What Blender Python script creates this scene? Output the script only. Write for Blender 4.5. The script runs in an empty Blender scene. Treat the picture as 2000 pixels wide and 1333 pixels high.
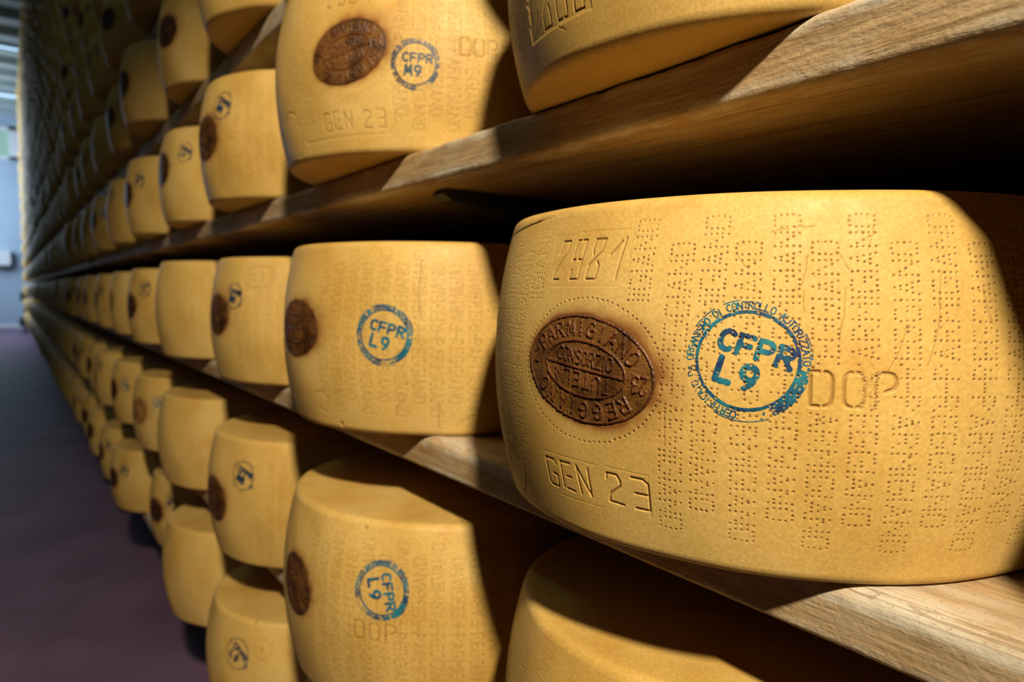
import bpy, math, random
import numpy as np

# ------------------------------------------------------------------ camera, light, exposure
S = bpy.context.scene
COL = S.collection
YAW, PITCH, ROLL, FOC = .6358, -.0678, .014, 1333.33
cam = bpy.data.cameras.new('camera'); camo = bpy.data.objects.new('camera', cam); COL.objects.link(camo)
S.camera = camo
cam.sensor_width = 36.0; cam.lens = 36.0 * FOC / 2000.0
cam.clip_start = .02; cam.clip_end = 100
from mathutils import Matrix, Vector
_fw = Vector((math.sin(YAW) * math.cos(PITCH), math.cos(YAW) * math.cos(PITCH), math.sin(PITCH)))
_rt = Vector((math.cos(YAW), -math.sin(YAW), 0)); _up = _rt.cross(_fw)
_r2 = _rt * math.cos(ROLL) + _up * math.sin(ROLL); _u2 = _up * math.cos(ROLL) - _rt * math.sin(ROLL)
camo.matrix_world = Matrix(((_r2.x, _u2.x, -_fw.x, 0), (_r2.y, _u2.y, -_fw.y, 0), (_r2.z, _u2.z, -_fw.z, 0), (0, 0, 0, 1)))
cam.dof.use_dof = True; cam.dof.focus_distance = .405; cam.dof.aperture_fstop = 6.8

world = bpy.data.worlds.new('world'); S.world = world; world.use_nodes = True
world.node_tree.nodes['Background'].inputs[0].default_value = (.55, .7, .8, 1)
world.node_tree.nodes['Background'].inputs[1].default_value = .0

LAMP_POS = Vector((-.455, -1.16, 1.412)); LAMP_AIM = Vector((.35, 2.768, -1.599))
ld = bpy.data.lights.new('aisle_lamp', 'SPOT'); lo = bpy.data.objects.new('aisle_lamp', ld); COL.objects.link(lo)
ld.energy = 430; ld.color = (1.0, .89, .65); ld.shadow_soft_size = .07
ld.spot_size = math.radians(52.2); ld.spot_blend = .66
lo.location = LAMP_POS; lo.rotation_euler = (LAMP_AIM - LAMP_POS).to_track_quat('-Z', 'Y').to_euler()

vs = S.view_settings; vs.view_transform = 'Standard'; vs.look = 'None'; vs.gamma = 1; vs.use_curve_mapping = False; vs.exposure = 0.0
S.cycles.use_denoising = True
S.cycles.max_bounces = 10; S.cycles.diffuse_bounces = 2
S.cycles.sample_clamp_indirect = 6

rng = np.random.default_rng(7); random.seed(7)
FLOOR_Z, CEIL_Z, WALL_Y, RACK_END = -1.17, 5.02, 24.6, 21.2

# ------------------------------------------------------------------ helpers
def tag(o, label=None, cat=None, group=None, kind=None):
    if label: o['label'] = label
    if cat: o['category'] = cat
    if group: o['group'] = group
    if kind: o['kind'] = kind
    return o

def mesh_np(name, V, Q, T=None, attrs=None, smooth=True):
    me = bpy.data.meshes.new(name)
    V = np.ascontiguousarray(V, np.float32); Q = np.asarray(Q, np.int32).reshape(-1, 4)
    T = np.zeros((0, 3), np.int32) if T is None else np.asarray(T, np.int32).reshape(-1, 3)
    me.vertices.add(len(V)); me.vertices.foreach_set('co', V.ravel())
    nl = Q.size + T.size
    me.loops.add(nl); me.loops.foreach_set('vertex_index', np.concatenate([Q.ravel(), T.ravel()]))
    me.polygons.add(len(Q) + len(T))
    st = np.concatenate([np.arange(len(Q)) * 4, Q.size + np.arange(len(T)) * 3]).astype(np.int32)
    me.polygons.foreach_set('loop_start', st)
    me.polygons.foreach_set('use_smooth', np.full(len(Q) + len(T), bool(smooth)))
    me.update(calc_edges=True)
    for k, a in (attrs or {}).items():
        at = me.attributes.new(k, 'FLOAT', 'POINT'); at.data.foreach_set('value', np.ascontiguousarray(a, np.float32).ravel())
    me.validate()
    return me

def obj(name, me, mat=None, parent=None, loc=(0, 0, 0), rotz=0):
    o = bpy.data.objects.new(name, me); COL.objects.link(o)
    if me is not None and mat is not None and not me.materials: me.materials.append(mat)
    o.location = loc; o.rotation_euler = (0, 0, rotz)
    if parent is not None: o.parent = parent
    return o

def empty(name, loc, rotz=0):
    o = bpy.data.objects.new(name, None); COL.objects.link(o); o.location = loc; o.rotation_euler = (0, 0, rotz); o.empty_display_size = .05
    return o

class MB:
    def __init__(s): s.v = []; s.q = []
    def box(s, x0, x1, y0, y1, z0, z1):
        b = len(s.v)
        s.v += [(x0, y0, z0), (x1, y0, z0), (x1, y1, z0), (x0, y1, z0), (x0, y0, z1), (x1, y0, z1), (x1, y1, z1), (x0, y1, z1)]
        s.q += [[b + i for i in f] for f in ((0, 3, 2, 1), (4, 5, 6, 7), (0, 1, 5, 4), (1, 2, 6, 5), (2, 3, 7, 6), (3, 0, 4, 7))]
        return s
    def build(s, name, mat, parent=None, loc=(0, 0, 0), bevel=0):
        o = obj(name, mesh_np(name, np.array(s.v), s.q, smooth=False), mat, parent, loc)
        if bevel:
            m = o.modifiers.new('bevel', 'BEVEL'); m.width = bevel; m.segments = 2
        return o

def sstep(a, b, x):
    t = np.clip((x - a) / (b - a), 0, 1); return t * t * (3 - 2 * t)

def vnoise(x, y, seed=0):
    r = np.random.default_rng(seed); L = r.random((64, 64))
    xi = np.floor(x).astype(int); yi = np.floor(y).astype(int); fx = x - xi; fy = y - yi
    fx = fx * fx * (3 - 2 * fx); fy = fy * fy * (3 - 2 * fy)
    g = lambda i, j: L[i % 64, j % 64]
    return (g(xi, yi) * (1 - fx) + g(xi + 1, yi) * fx) * (1 - fy) + (g(xi, yi + 1) * (1 - fx) + g(xi + 1, yi + 1) * fx) * fy

# ------------------------------------------------------------------ materials
def mat(name):
    m = bpy.data.materials.new(name); m.use_nodes = True
    nt = m.node_tree; return m, nt, nt.nodes['Principled BSDF']
def nd(nt, t, **kw):
    n = nt.nodes.new(t)
    for k, v in kw.items(): setattr(n, k, v)
    return n
def ramp(nt, stops):
    r = nd(nt, 'ShaderNodeValToRGB'); e = r.color_ramp.elements
    while len(e) < len(stops): e.new(.5)
    for i, (p, c) in enumerate(stops): e[i].position = p; e[i].color = (*c, 1) if len(c) == 3 else c
    return r
def mixc(nt, f, a, b, blend='MIX'):
    m = nd(nt, 'ShaderNodeMix', data_type='RGBA', blend_type=blend)
    for s, v in ((0, f), (6, a), (7, b)):
        if hasattr(v, 'links') or hasattr(v, 'is_linked'): nt.links.new(v, m.inputs[s])
        elif isinstance(v, (int, float)): m.inputs[s].default_value = v
        else: m.inputs[s].default_value = (*v, 1)
    return m.outputs[2]
def attr(nt, n): return nd(nt, 'ShaderNodeAttribute', attribute_name=n).outputs['Fac']
def math_(nt, op, a, b=0.0, clamp=False):
    m = nd(nt, 'ShaderNodeMath', operation=op, use_clamp=clamp)
    for i, v in enumerate((a, b)):
        if hasattr(v, 'is_linked'): nt.links.new(v, m.inputs[i])
        else: m.inputs[i].default_value = v
    return m.outputs[0]
def noise(nt, vec, scale, detail=4, rough=.55):
    n = nd(nt, 'ShaderNodeTexNoise'); n.inputs['Scale'].default_value = scale; n.inputs['Detail'].default_value = detail; n.inputs['Roughness'].default_value = rough
    if vec is not None: nt.links.new(vec, n.inputs['Vector'])
    return n.outputs['Fac']

def rind_material():
    m, nt, b = mat('cheese_rind')
    tc = nd(nt, 'ShaderNodeTexCoord').outputs['Object']
    oi = nd(nt, 'ShaderNodeObjectInfo')
    mp = nd(nt, 'ShaderNodeVectorMath', operation='ADD'); nt.links.new(tc, mp.inputs[0])
    cx = nd(nt, 'ShaderNodeCombineXYZ'); nt.links.new(math_(nt, 'MULTIPLY', oi.outputs['Random'], 37.), cx.inputs[0]); nt.links.new(cx.outputs[0], mp.inputs[1])
    v = mp.outputs[0]
    base = ramp(nt, [(.28, (.51, .290, .064)), (.5, (.60, .370, .102)), (.72, (.65, .43, .145))])
    nt.links.new(noise(nt, v, 9, 5), base.inputs[0])
    blot = ramp(nt, [(.60, (0, 0, 0)), (.76, (1, 1, 1))]); nt.links.new(noise(nt, v, 21, 3), blot.inputs[0])
    c = mixc(nt, math_(nt, 'MULTIPLY', blot.outputs[0], .38), base.outputs[0], (.50, .21, .032))
    fine = ramp(nt, [(.35, (.88, .86, .80)), (.65, (1.06, 1.06, 1.08))]); nt.links.new(noise(nt, v, 420, 3), fine.inputs[0])
    c = mixc(nt, 1.0, c, fine.outputs[0], 'MULTIPLY')
    c = mixc(nt, attr(nt, 'scorch'), c, (.20, .066, .013))
    c = mixc(nt, attr(nt, 'mark'), c, (.130, .050, .010))
    nt.links.new(c, b.inputs['Base Color'])
    rr = ramp(nt, [(.3, (.48,) * 3), (.7, (.62,) * 3)]); nt.links.new(noise(nt, v, 60, 3), rr.inputs[0]); nt.links.new(rr.outputs[0], b.inputs['Roughness'])
    b.inputs['Specular IOR Level'].default_value = .30
    bp = nd(nt, 'ShaderNodeBump'); bp.inputs['Strength'].default_value = .10; bp.inputs['Distance'].default_value = .0010
    h = math_(nt, 'ADD', noise(nt, v, 520, 2), math_(nt, 'MULTIPLY', noise(nt, v, 95, 3), .5)); nt.links.new(h, bp.inputs['Height'])
    nt.links.new(bp.outputs[0], b.inputs['Normal'])
    return m
def burn_material():
    m, nt, b = mat('burned_rind')
    tc = nd(nt, 'ShaderNodeTexCoord').outputs['Object']
    r1 = ramp(nt, [(.0, (.022, .008, .003)), (.16, (.085, .034, .008)), (.34, (.170, .074, .017)), (.50, (.036, .012, .004)), (.72, (.125, .036, .010)), (1, (.165, .048, .012))])
    nt.links.new(math_(nt, 'ADD', attr(nt, 'height'), math_(nt, 'MULTIPLY', math_(nt, 'SUBTRACT', noise(nt, tc, 190, 4, .7), .5), .42)), r1.inputs[0])
    big = ramp(nt, [(.38, (.42, .36, .32)), (.58, (1.1, 1.06, 1.0))]); nt.links.new(noise(nt, tc, 42, 3), big.inputs[0])
    nt.links.new(mixc(nt, 1.0, r1.outputs[0], big.outputs[0], 'MULTIPLY'), b.inputs['Base Color'])
    b.inputs['Roughness'].default_value = .44; b.inputs['Specular IOR Level'].default_value = .35
    bp = nd(nt, 'ShaderNodeBump'); bp.inputs['Strength'].default_value = .5; bp.inputs['Distance'].default_value = .0008
    nt.links.new(noise(nt, tc, 520, 3, .7), bp.inputs['Height']); nt.links.new(bp.outputs[0], b.inputs['Normal'])
    return m
def ink_material(name, a, bcol, dark):
    m, nt, b = mat(name)
    tc = nd(nt, 'ShaderNodeTexCoord').outputs['Object']
    r = ramp(nt, [(.34, dark), (.47, a), (.64, bcol)]); nt.links.new(noise(nt, tc, 75, 3, .6), r.inputs[0])
    r2 = ramp(nt, [(.3, (.7, .7, .7)), (.7, (1.2, 1.2, 1.2))]); nt.links.new(noise(nt, tc, 900, 2), r2.inputs[0])
    nt.links.new(mixc(nt, 1., r.outputs[0], r2.outputs[0], 'MULTIPLY'), b.inputs['Base Color']); b.inputs['Roughness'].default_value = .5
    return m
def wood_material():
    m, nt, b = mat('pine_wood')
    tc = nd(nt, 'ShaderNodeTexCoord').outputs['Object']
    def scaled(s, off=(0, 0, 0)):
        mp = nd(nt, 'ShaderNodeMapping'); mp.inputs['Scale'].default_value = s; mp.inputs['Location'].default_value = off; nt.links.new(tc, mp.inputs[0]); return mp.outputs[0]
    g = ramp(nt, [(.3, (.29,.160,.062)), (.46, (.44,.275,.125)), (.58, (.49,.325,.160)), (.74, (.38,.22,.085))])
    wob = nd(nt, 'ShaderNodeVectorMath', operation='ADD'); nt.links.new(scaled((60, 2.2, 60)), wob.inputs[0])
    nw = nd(nt, 'ShaderNodeTexNoise'); nw.inputs['Scale'].default_value = 4; nt.links.new(scaled((2, 1, 2)), nw.inputs['Vector']); nt.links.new(nw.outputs['Color'], wob.inputs[1])
    nt.links.new(noise(nt, wob.outputs[0], 1.6, 6, .6), g.inputs[0])
    fib = ramp(nt, [(.32, (.76, .72, .66)), (.6, (1.08, 1.08, 1.08))]); nt.links.new(noise(nt, scaled((300, 24, 300)), 1, 4, .65), fib.inputs[0])
    c = mixc(nt, 1., g.outputs[0], fib.outputs[0], 'MULTIPLY')
    wearm = ramp(nt, [(.40, (0, 0, 0)), (.62, (1, 1, 1))]); nt.links.new(noise(nt, scaled((22, 9, 22)), 1, 5, .65), wearm.inputs[0])
    c = mixc(nt, math_(nt, 'MULTIPLY', math_(nt, 'ADD', math_(nt, 'MULTIPLY', attr(nt, 'edge'), .95), .12), wearm.outputs[0]), c, (.60, .51, .40))
    st = ramp(nt, [(.61, (0, 0, 0)), (.72, (1, 1, 1))]); nt.links.new(noise(nt, scaled((26, 11, 26), (3, 5, 1)), 1, 4, .6), st.inputs[0])
    c = mixc(nt, math_(nt, 'MULTIPLY', st.outputs[0], .5), c, (.17, .095, .035))
    orange = ramp(nt, [(.60, (0, 0, 0)), (.74, (1, 1, 1))]); nt.links.new(noise(nt, scaled((9, 5, 9), (8, 2, 4)), 1, 3, .5), orange.inputs[0])
    c = mixc(nt, math_(nt, 'MULTIPLY', orange.outputs[0], .55), c, (.42, .17, .035))
    ln = ramp(nt, [(.470, (0, 0, 0)), (.497, (1, 1, 1)), (.503, (1, 1, 1)), (.530, (0, 0, 0))]); nt.links.new(noise(nt, scaled((115, 1.6, 170), (2, 7, 5)), 1, 2, .5), ln.inputs[0])
    lbrk = ramp(nt, [(.42, (0, 0, 0)), (.56, (1, 1, 1))]); nt.links.new(noise(nt, scaled((40, 5, 60), (5, 1, 2)), 1, 2, .5), lbrk.inputs[0])
    c = mixc(nt, math_(nt, 'MULTIPLY', math_(nt, 'MULTIPLY', ln.outputs[0], lbrk.outputs[0]), .55), c, (.15, .075, .022))
    sp = ramp(nt, [(.62, (0, 0, 0)), (.70, (1, 1, 1))]); nt.links.new(noise(nt, scaled((640, 420, 640)), 1, 2, .5), sp.inputs[0])
    c = mixc(nt, math_(nt, 'MULTIPLY', sp.outputs[0], .42), c, (.10, .06, .025))
    nt.links.new(c, b.inputs['Base Color']); b.inputs['Roughness'].default_value = .62; b.inputs['Specular IOR Level'].default_value = .3
    bp = nd(nt, 'ShaderNodeBump'); bp.inputs['Strength'].default_value = .6; bp.inputs['Distance'].default_value = .0012
    h = math_(nt, 'ADD', noise(nt, scaled((300, 24, 300)), 1, 4, .65), math_(nt, 'MULTIPLY', noise(nt, scaled((300, 190, 300)), 1, 3), .8)); nt.links.new(h, bp.inputs['Height'])
    nt.links.new(bp.outputs[0], b.inputs['Normal'])
    return m
def plain(name, col, rough=.6, nscale=6, amt=.12, metal=0, bump=0):
    m, nt, b = mat(name)
    tc = nd(nt, 'ShaderNodeTexCoord').outputs['Object']
    lo_, hi = tuple(c * (1 - amt) for c in col), tuple(c * (1 + amt) for c in col)
    r = ramp(nt, [(.3, lo_), (.7, hi)]); f = noise(nt, tc, nscale, 4); nt.links.new(f, r.inputs[0])
    nt.links.new(r.outputs[0], b.inputs['Base Color']); b.inputs['Roughness'].default_value = rough; b.inputs['Metallic'].default_value = metal
    if bump:
        bp = nd(nt, 'ShaderNodeBump'); bp.inputs['Strength'].default_value = bump; bp.inputs['Distance'].default_value = .003
        nt.links.new(noise(nt, tc, nscale * 8, 3), bp.inputs['Height']); nt.links.new(bp.outputs[0], b.inputs['Normal'])
    return m
def emit(name, col, s):
    m, nt, b = mat(name); b.inputs['Base Color'].default_value = (*[min(1, c) for c in col], 1)
    b.inputs['Emission Color'].default_value = (*col, 1); b.inputs['Emission Strength'].default_value = s; return m

M_RIND, M_BURN, M_WOOD = rind_material(), burn_material(), wood_material()
M_TEAL = ink_material('teal_ink', (.004, .080, .150), (.012, .165, .215), (.006, .026, .095))
M_NAVY = ink_material('navy_ink', (.006, .022, .058), (.014, .055, .095), (.003, .009, .026))
M_GREEN = ink_material('green_ink', (.01, .05, .02), (.02, .07, .03), (.005, .03, .012))
M_FLOOR = plain('floor_paint', (.150, .082, .150), .6, 2.5, .25, bump=.15)
M_WALL = plain('wall_paint', (.44, .545, .665), .8, 1.2, .06)
M_DIM = plain('old_plaster', (.30, .25, .18), .9, 1.2, .1)
M_UNLIT = plain('unlit_depth', (.012, .013, .013), .9, 3, .2)  # near-black colour paints in the unlit depth behind the rack
M_CEIL = plain('ceiling_concrete', (.36, .42, .42), .85, 1.5, .1)
M_STEEL = plain('dark_steel', (.055, .060, .055), .5, 20, .25, .3)
M_WHITE = plain('white_enamel', (.8, .8, .82), .4, 5, .03)
M_TUBE = emit('tube_light', (.50, .74, 1.0), 1.8)
M_FILL = emit('fill_glow', (.70, 1.0, .84), 2.3)
M_FILL_PANE = emit('fill_pane', (.62, .80, 1.0), 6.0)
M_GREENPANE = emit('foliage_pane', (.16, .27, .22), 1.0)

# ------------------------------------------------------------------ lettering
def el(cx, cy, rx, ry, a0, a1, n=14):
    return [(cx + rx * math.cos(math.radians(a0 + (a1 - a0) * i / n)), cy + ry * math.sin(math.radians(a0 + (a1 - a0) * i / n))) for i in range(n + 1)]
GL = {
 'A': [[(0, 0), (.5, 1), (1, 0)], [(.2, .36), (.8, .36)]],
 'C': [el(.55, .5, .5, .5, 50, 310)], 'D': [[(0, 0), (0, 1), (.4, 1)] + el(.4, .5, .6, .5, 90, -90) + [(0, 0)]],
 'E': [[(.9, 1), (0, 1), (0, 0), (.9, 0)], [(0, .52), (.75, .52)]], 'F': [[(.9, 1), (0, 1), (0, 0)], [(0, .5), (.75, .5)]],
 'G': [el(.5, .5, .5, .5, 50, 360) + [(.55, .5)]], 'I': [[(.5, 0), (.5, 1)]], 'L': [[(0, 1), (0, 0), (.85, 0)]],
 'M': [[(0, 0), (.12, 1), (.5, .25), (.88, 1), (1, 0)]], 'N': [[(0, 0), (0, 1), (1, 0), (1, 1)]], 'O': [el(.5, .5, .5, .5, 0, 360, 22)],
 'P': [[(0, 0), (0, 1), (.5, 1)] + el(.5, .74, .42, .26, 90, -90) + [(0, .48)]],
 'R': [[(0, 0), (0, 1), (.5, 1)] + el(.5, .75, .42, .25, 90, -90) + [(0, .5)], [(.45, .5), (.95, 0)]],
 'S': [el(.5, .75, .42, .25, 30, 270) + el(.5, .25, .45, .25, 90, -150)], 'T': [[(0, 1), (1, 1)], [(.5, 1), (.5, 0)]],
 'U': [[(0, 1), (0, .3)] + el(.5, .3, .5, .3, 180, 360) + [(1, 1)]], 'Z': [[(0, 1), (1, 1), (0, 0), (1, 0)]],
 '2': [el(.5, .72, .45, .28, 170, -20) + [(0, 0), (1, 0)]], '3': [el(.45, .76, .42, .24, 150, -90) + el(.45, .26, .48, .26, 90, -150)],
 '9': [el(.5, .7, .42, .3, 0, 360, 20), [(.92, .7), (.80, .3), (.45, 0)]], '6': [el(.5, .3, .42, .3, 0, 360, 20), [(.08, .3), (.25, .7), (.6, 1)]],
 '8': [el(.5, .75, .38, .25, 0, 360, 18), el(.5, .25, .46, .25, 0, 360, 18)], '1': [[(.2, .75), (.55, 1), (.55, 0)]],
 '5': [[(.9, 1), (.15, 1), (.1, .58)] + el(.48, .3, .46, .3, 110, -140)], '.': [[(.4, .02), (.5, .02)]], ' ': [], '*': [el(.5, .4, .12, .12, 0, 360, 8)],
}
TALL = {  # the narrow engraved number set
 '2': [[(.18, .67), (.30, .95)], [(.25, 1), (1, 1), (.92, .72), (.05, .22), (0, 0), (.62, 0)]],
 '9': [[(.42, 1), (.16, 1), (.04, .50), (.30, .50)], [(.62, 1), (1, 1), (.90, 0), (.12, 0), (.16, .24)], [(.62, .50), (.94, .50)]],
 '8': [[(.28, .62), (.16, .74), (.22, .98)], [(.18, 1), (1, 1), (.90, .70), (.08, .36), (.03, 0), (.84, 0), (.90, .34), (.70, .44)]],
 '1': [[(.05, .60), (.70, .93)], [(.95, 1), (.80, 0)]],
}
DATE = {
 'G': [[(.90, .86), (.78, .99), (.0, 1), (.05, .14), (.24, 0), (.90, -.02), (.96, .44), (.56, .46)]],
 'E': [[(.0, 1), (.86, 1)], [(.04, .98), (.1, .06)], [(.46, .50), (.86, .50)], [(.34, .04), (1, 0)]],
 'N': [[(.18, 0), (.0, 1), (.95, 0), (.88, .98)]],
 '2': [[(.04, .80), (.10, .98), (.66, .98), (.86, .80), (.84, .62), (.20, .30), (.10, .04), (.96, 0)]],
 '3': [[(.05, 1), (.70, 1), (.98, .86), (.96, .0), (.16, .0)], [(.20, .50), (.92, .50)]], ' ': [],
}
_rs = [(.64, 1), (.80, .97), (.92, .89), (.98, .74), (.98, .26), (.92, .11), (.80, .03), (.64, 0)]
DOPF = {
 'D': [[(.36, 1), (.04, 1), (.0, .96), (.02, .04), (.06, 0), (.38, 0)], _rs],
 'O': [_rs, [(1 - x, y) for x, y in _rs]],
 'P': [[(.05, .98), (.05, 0)], [(.12, 1), (.60, 1), (.84, .96), (.98, .84), (.99, .70), (.88, .56), (.50, .47)]], '.': [], ' ': [],
}
_bar = lambda x: [(x, r) for r in range(5)]
DOT = {  # pin letters: pin positions (along, across 0..4) and width
 'P': (_bar(0) + [(.95, 4), (1.9, 3.9), (2.75, 3), (1.9, 2.05), (.95, 2)], 2.75),
 'A': ([(0, 0), (.35, 1), (.70, 2), (1.05, 3), (1.38, 4), (1.72, 3), (2.06, 2), (2.40, 1), (2.75, 0), (1.38, 1)], 2.75),
 'R': (_bar(0) + [(.95, 4), (1.9, 3.9), (2.8, 3), (1.9, 2.05), (.95, 2), (1.95, 1), (2.9, 0)], 2.9), 'M': (_bar(0) + _bar(3.4) + [(.8, 3), (1.7, 2), (2.6, 3)], 3.4),
 'I': (_bar(0), 0), 'G': ([(0, 1), (0, 2), (0, 3), (.35, 0), (.35, 4), (1.4, 4.05), (2.35, 4), (1.4, 0), (2.45, 0), (3.1, 1), (3.1, 2), (2.1, 2)], 3.1),
 'N': (_bar(0) + _bar(3.05) + [(.75, 3), (1.5, 2), (2.25, 1)], 3.05),
 'O': ([(0, 1), (0, 2), (0, 3), (.3, 0), (.3, 4), (1.38, -.1), (1.38, 4.1), (2.45, 0), (2.45, 4), (2.75, 1), (2.75, 2), (2.75, 3)], 2.75),
 'E': (_bar(0) + [(1.15, 4), (2.3, 4), (1.15, 2), (2.3, 2), (1.15, 0), (2.3, 0)], 2.3),
}
def dots_of(word):
    """pin positions (along, across) with along starting at 0; across 4 is the letter top"""
    out = []; x = 0.
    for ch in word:
        g, w = DOT[ch]; out += [(x + c, r) for c, r in g]; x += w + 1.32
    return out, x - 1.32

class Field:
    """a raster over the unrolled side of a wheel: groove depth g, dark mark m, scorch s, raised ridge h"""
    def __init__(s, U, V):
        s.u = np.asarray(U); s.v = np.asarray(V); s.du = abs(s.u[1] - s.u[0]); s.dv = abs(s.v[1] - s.v[0])
        sh = (len(s.v), len(s.u)); s.g = np.zeros(sh); s.m = np.zeros(sh); s.s = np.zeros(sh); s.h = np.zeros(sh)
    def win(s, u0, u1, v0, v1):
        a, b = np.searchsorted(s.u, (u0, u1)); c, d = np.searchsorted(s.v, (v0, v1))
        return slice(c, d), slice(a, b)
    def dot(s, x, y, r, depth, mark):
        e = max(s.du, s.dv); rr = max(r, .62 * e); k = (r / rr) ** 2; R = rr * 1.9 + e
        w = s.win(x - R, x + R, y - R, y + R)
        if w[0].stop <= w[0].start or w[1].stop <= w[1].start: return
        d = np.hypot(s.u[w[1]][None] - x, s.v[w[0]][:, None] - y)
        val = 1 - sstep(rr * .5, rr * 1.25, d)
        s.g[w] = np.maximum(s.g[w], val * depth * k); s.m[w] = np.maximum(s.m[w], val * mark * k)
        if k > .9: s.g[w] = np.where(val < .02, np.minimum(s.g[w], -.10 * depth * (1 - sstep(rr * 1.2, rr * 1.9, d))), s.g[w])
    def stroke(s, pts, w, depth=0, mark=0, ridge=0, round_=True):
        e = max(s.du, s.dv); ww = max(w, .6 * e); k = w / ww; R = ww * 2 + e
        for (x0, y0), (x1, y1) in zip(pts[:-1], pts[1:]):
            n = s.win(min(x0, x1) - R, max(x0, x1) + R, min(y0, y1) - R, max(y0, y1) + R)
            if n[0].stop <= n[0].start or n[1].stop <= n[1].start: continue
            X = s.u[n[1]][None]; Y = s.v[n[0]][:, None]; dx, dy = x1 - x0, y1 - y0
            t = np.clip(((X - x0) * dx + (Y - y0) * dy) / (dx * dx + dy * dy + 1e-12), 0, 1)
            d = np.hypot(x0 + dx * t - X, y0 + dy * t - Y); val = 1 - sstep(ww * .45, ww * 1.35, d)
            if depth: s.g[n] = np.maximum(s.g[n], val * depth * k)
            if mark: s.m[n] = np.maximum(s.m[n], val * mark * k)
            if ridge: s.h[n] = np.maximum(s.h[n], val * ridge)
    def text(s, word, x, y, h, wch, gap, font=GL, rot=0., slant=0., narrow=None, **kw):
        """centred on (x, y); rot in degrees counter-clockwise"""
        widths = [(wch * (.34 if c in 'I.1' and font is GL else .5 if c == ' ' else 1)) for c in word]
        L = sum(widths) + gap * (len(word) - 1); px = -L / 2; c0, s0 = math.cos(math.radians(rot)), math.sin(math.radians(rot))
        for ch, wd in zip(word, widths):
            for pl in font.get(ch, []):
                P = []
                for a, b in pl:
                    if ch == 'I' and font is GL: a = .5
                    lx = px + a * wd + slant * (b - .5) * h; ly = (b - .5) * h
                    P.append((x + lx * c0 - ly * s0, y + lx * s0 + ly * c0))
                s.stroke(P, **kw)
            px += wd + gap
    def arc_text(s, word, x, y, rx, ry, h, wch, a_mid, a_step, rot=0., **kw):
        """letters with their tops outward, clockwise; a_mid = direction of the middle of the word"""
        adv = [.62 if ch == 'I' else 1. for ch in word]; n = len(word); pos = [sum(adv[:i]) + adv[i] / 2 - sum(adv) / 2 for i in range(n)]; c0, s0 = math.cos(math.radians(rot)), math.sin(math.radians(rot))
        for i, ch in enumerate(word):
            a = math.radians(a_mid - pos[i] * a_step)
            ex, ey = rx * math.cos(a), ry * math.sin(a); nx, ny = ex / rx ** 2, ey / ry ** 2; L = math.hypot(nx, ny); nx, ny = nx / L, ny / L
            tx, ty = ny, -nx; wd = wch * (.34 if ch == 'I' else 1)
            for pl in GL.get(ch, []):
                P = []
                for p, q in pl:
                    if ch == 'I': p = .5
                    lx, ly = ex + tx * (p - .5) * wd + nx * (q - .5) * h, ey + ty * (p - .5) * wd + ny * (q - .5) * h
                    P.append((x + lx * c0 - ly * s0, y + lx * s0 + ly * c0))
                s.stroke(P, **kw)

# ------------------------------------------------------------------ cheese wheels
class Shape:
    def __init__(s, h, rt, rb, seed=0, corner=.007): s.h, s.rt, s.rb, s.c, s.seed = h, rt, rb, corner, seed
    def r(s, a, z):
        """side radius at angle a (radians) and height z"""
        z = np.asarray(z, float); t = z / s.h * 2 - 1
        r = s.rt + (s.rb - s.rt) * (1 - t * t)
        e = np.minimum(z, s.h - z); k = np.clip(s.c - e, 0, s.c)
        r = r - (s.c - np.sqrt(np.maximum(s.c ** 2 - k ** 2, 0))) * .9
        q = s.seed * 1.7
        r = r + .0008 * np.sin(3 * a + q) * np.sin(9 * z + q) + .0006 * np.sin(7 * a + 2 * q + 14 * z) + .0004 * np.sin(13 * a - q + 31 * z)
        return r

def surf(sh, a, z, off=0.):
    r = sh.r(a, z) + off
    return np.stack([r * np.cos(a), r * np.sin(a), z + 0 * r], -1)

def grid_quads(nv, nu, wrap=False):
    i = np.arange(nv - 1)[:, None]; j = np.arange(nu if wrap else nu - 1)[None]
    j2 = (j + 1) % nu
    return np.stack([i * nu + j, i * nu + j2, (i + 1) * nu + j2, (i + 1) * nu + j], -1).reshape(-1, 4)

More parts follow.
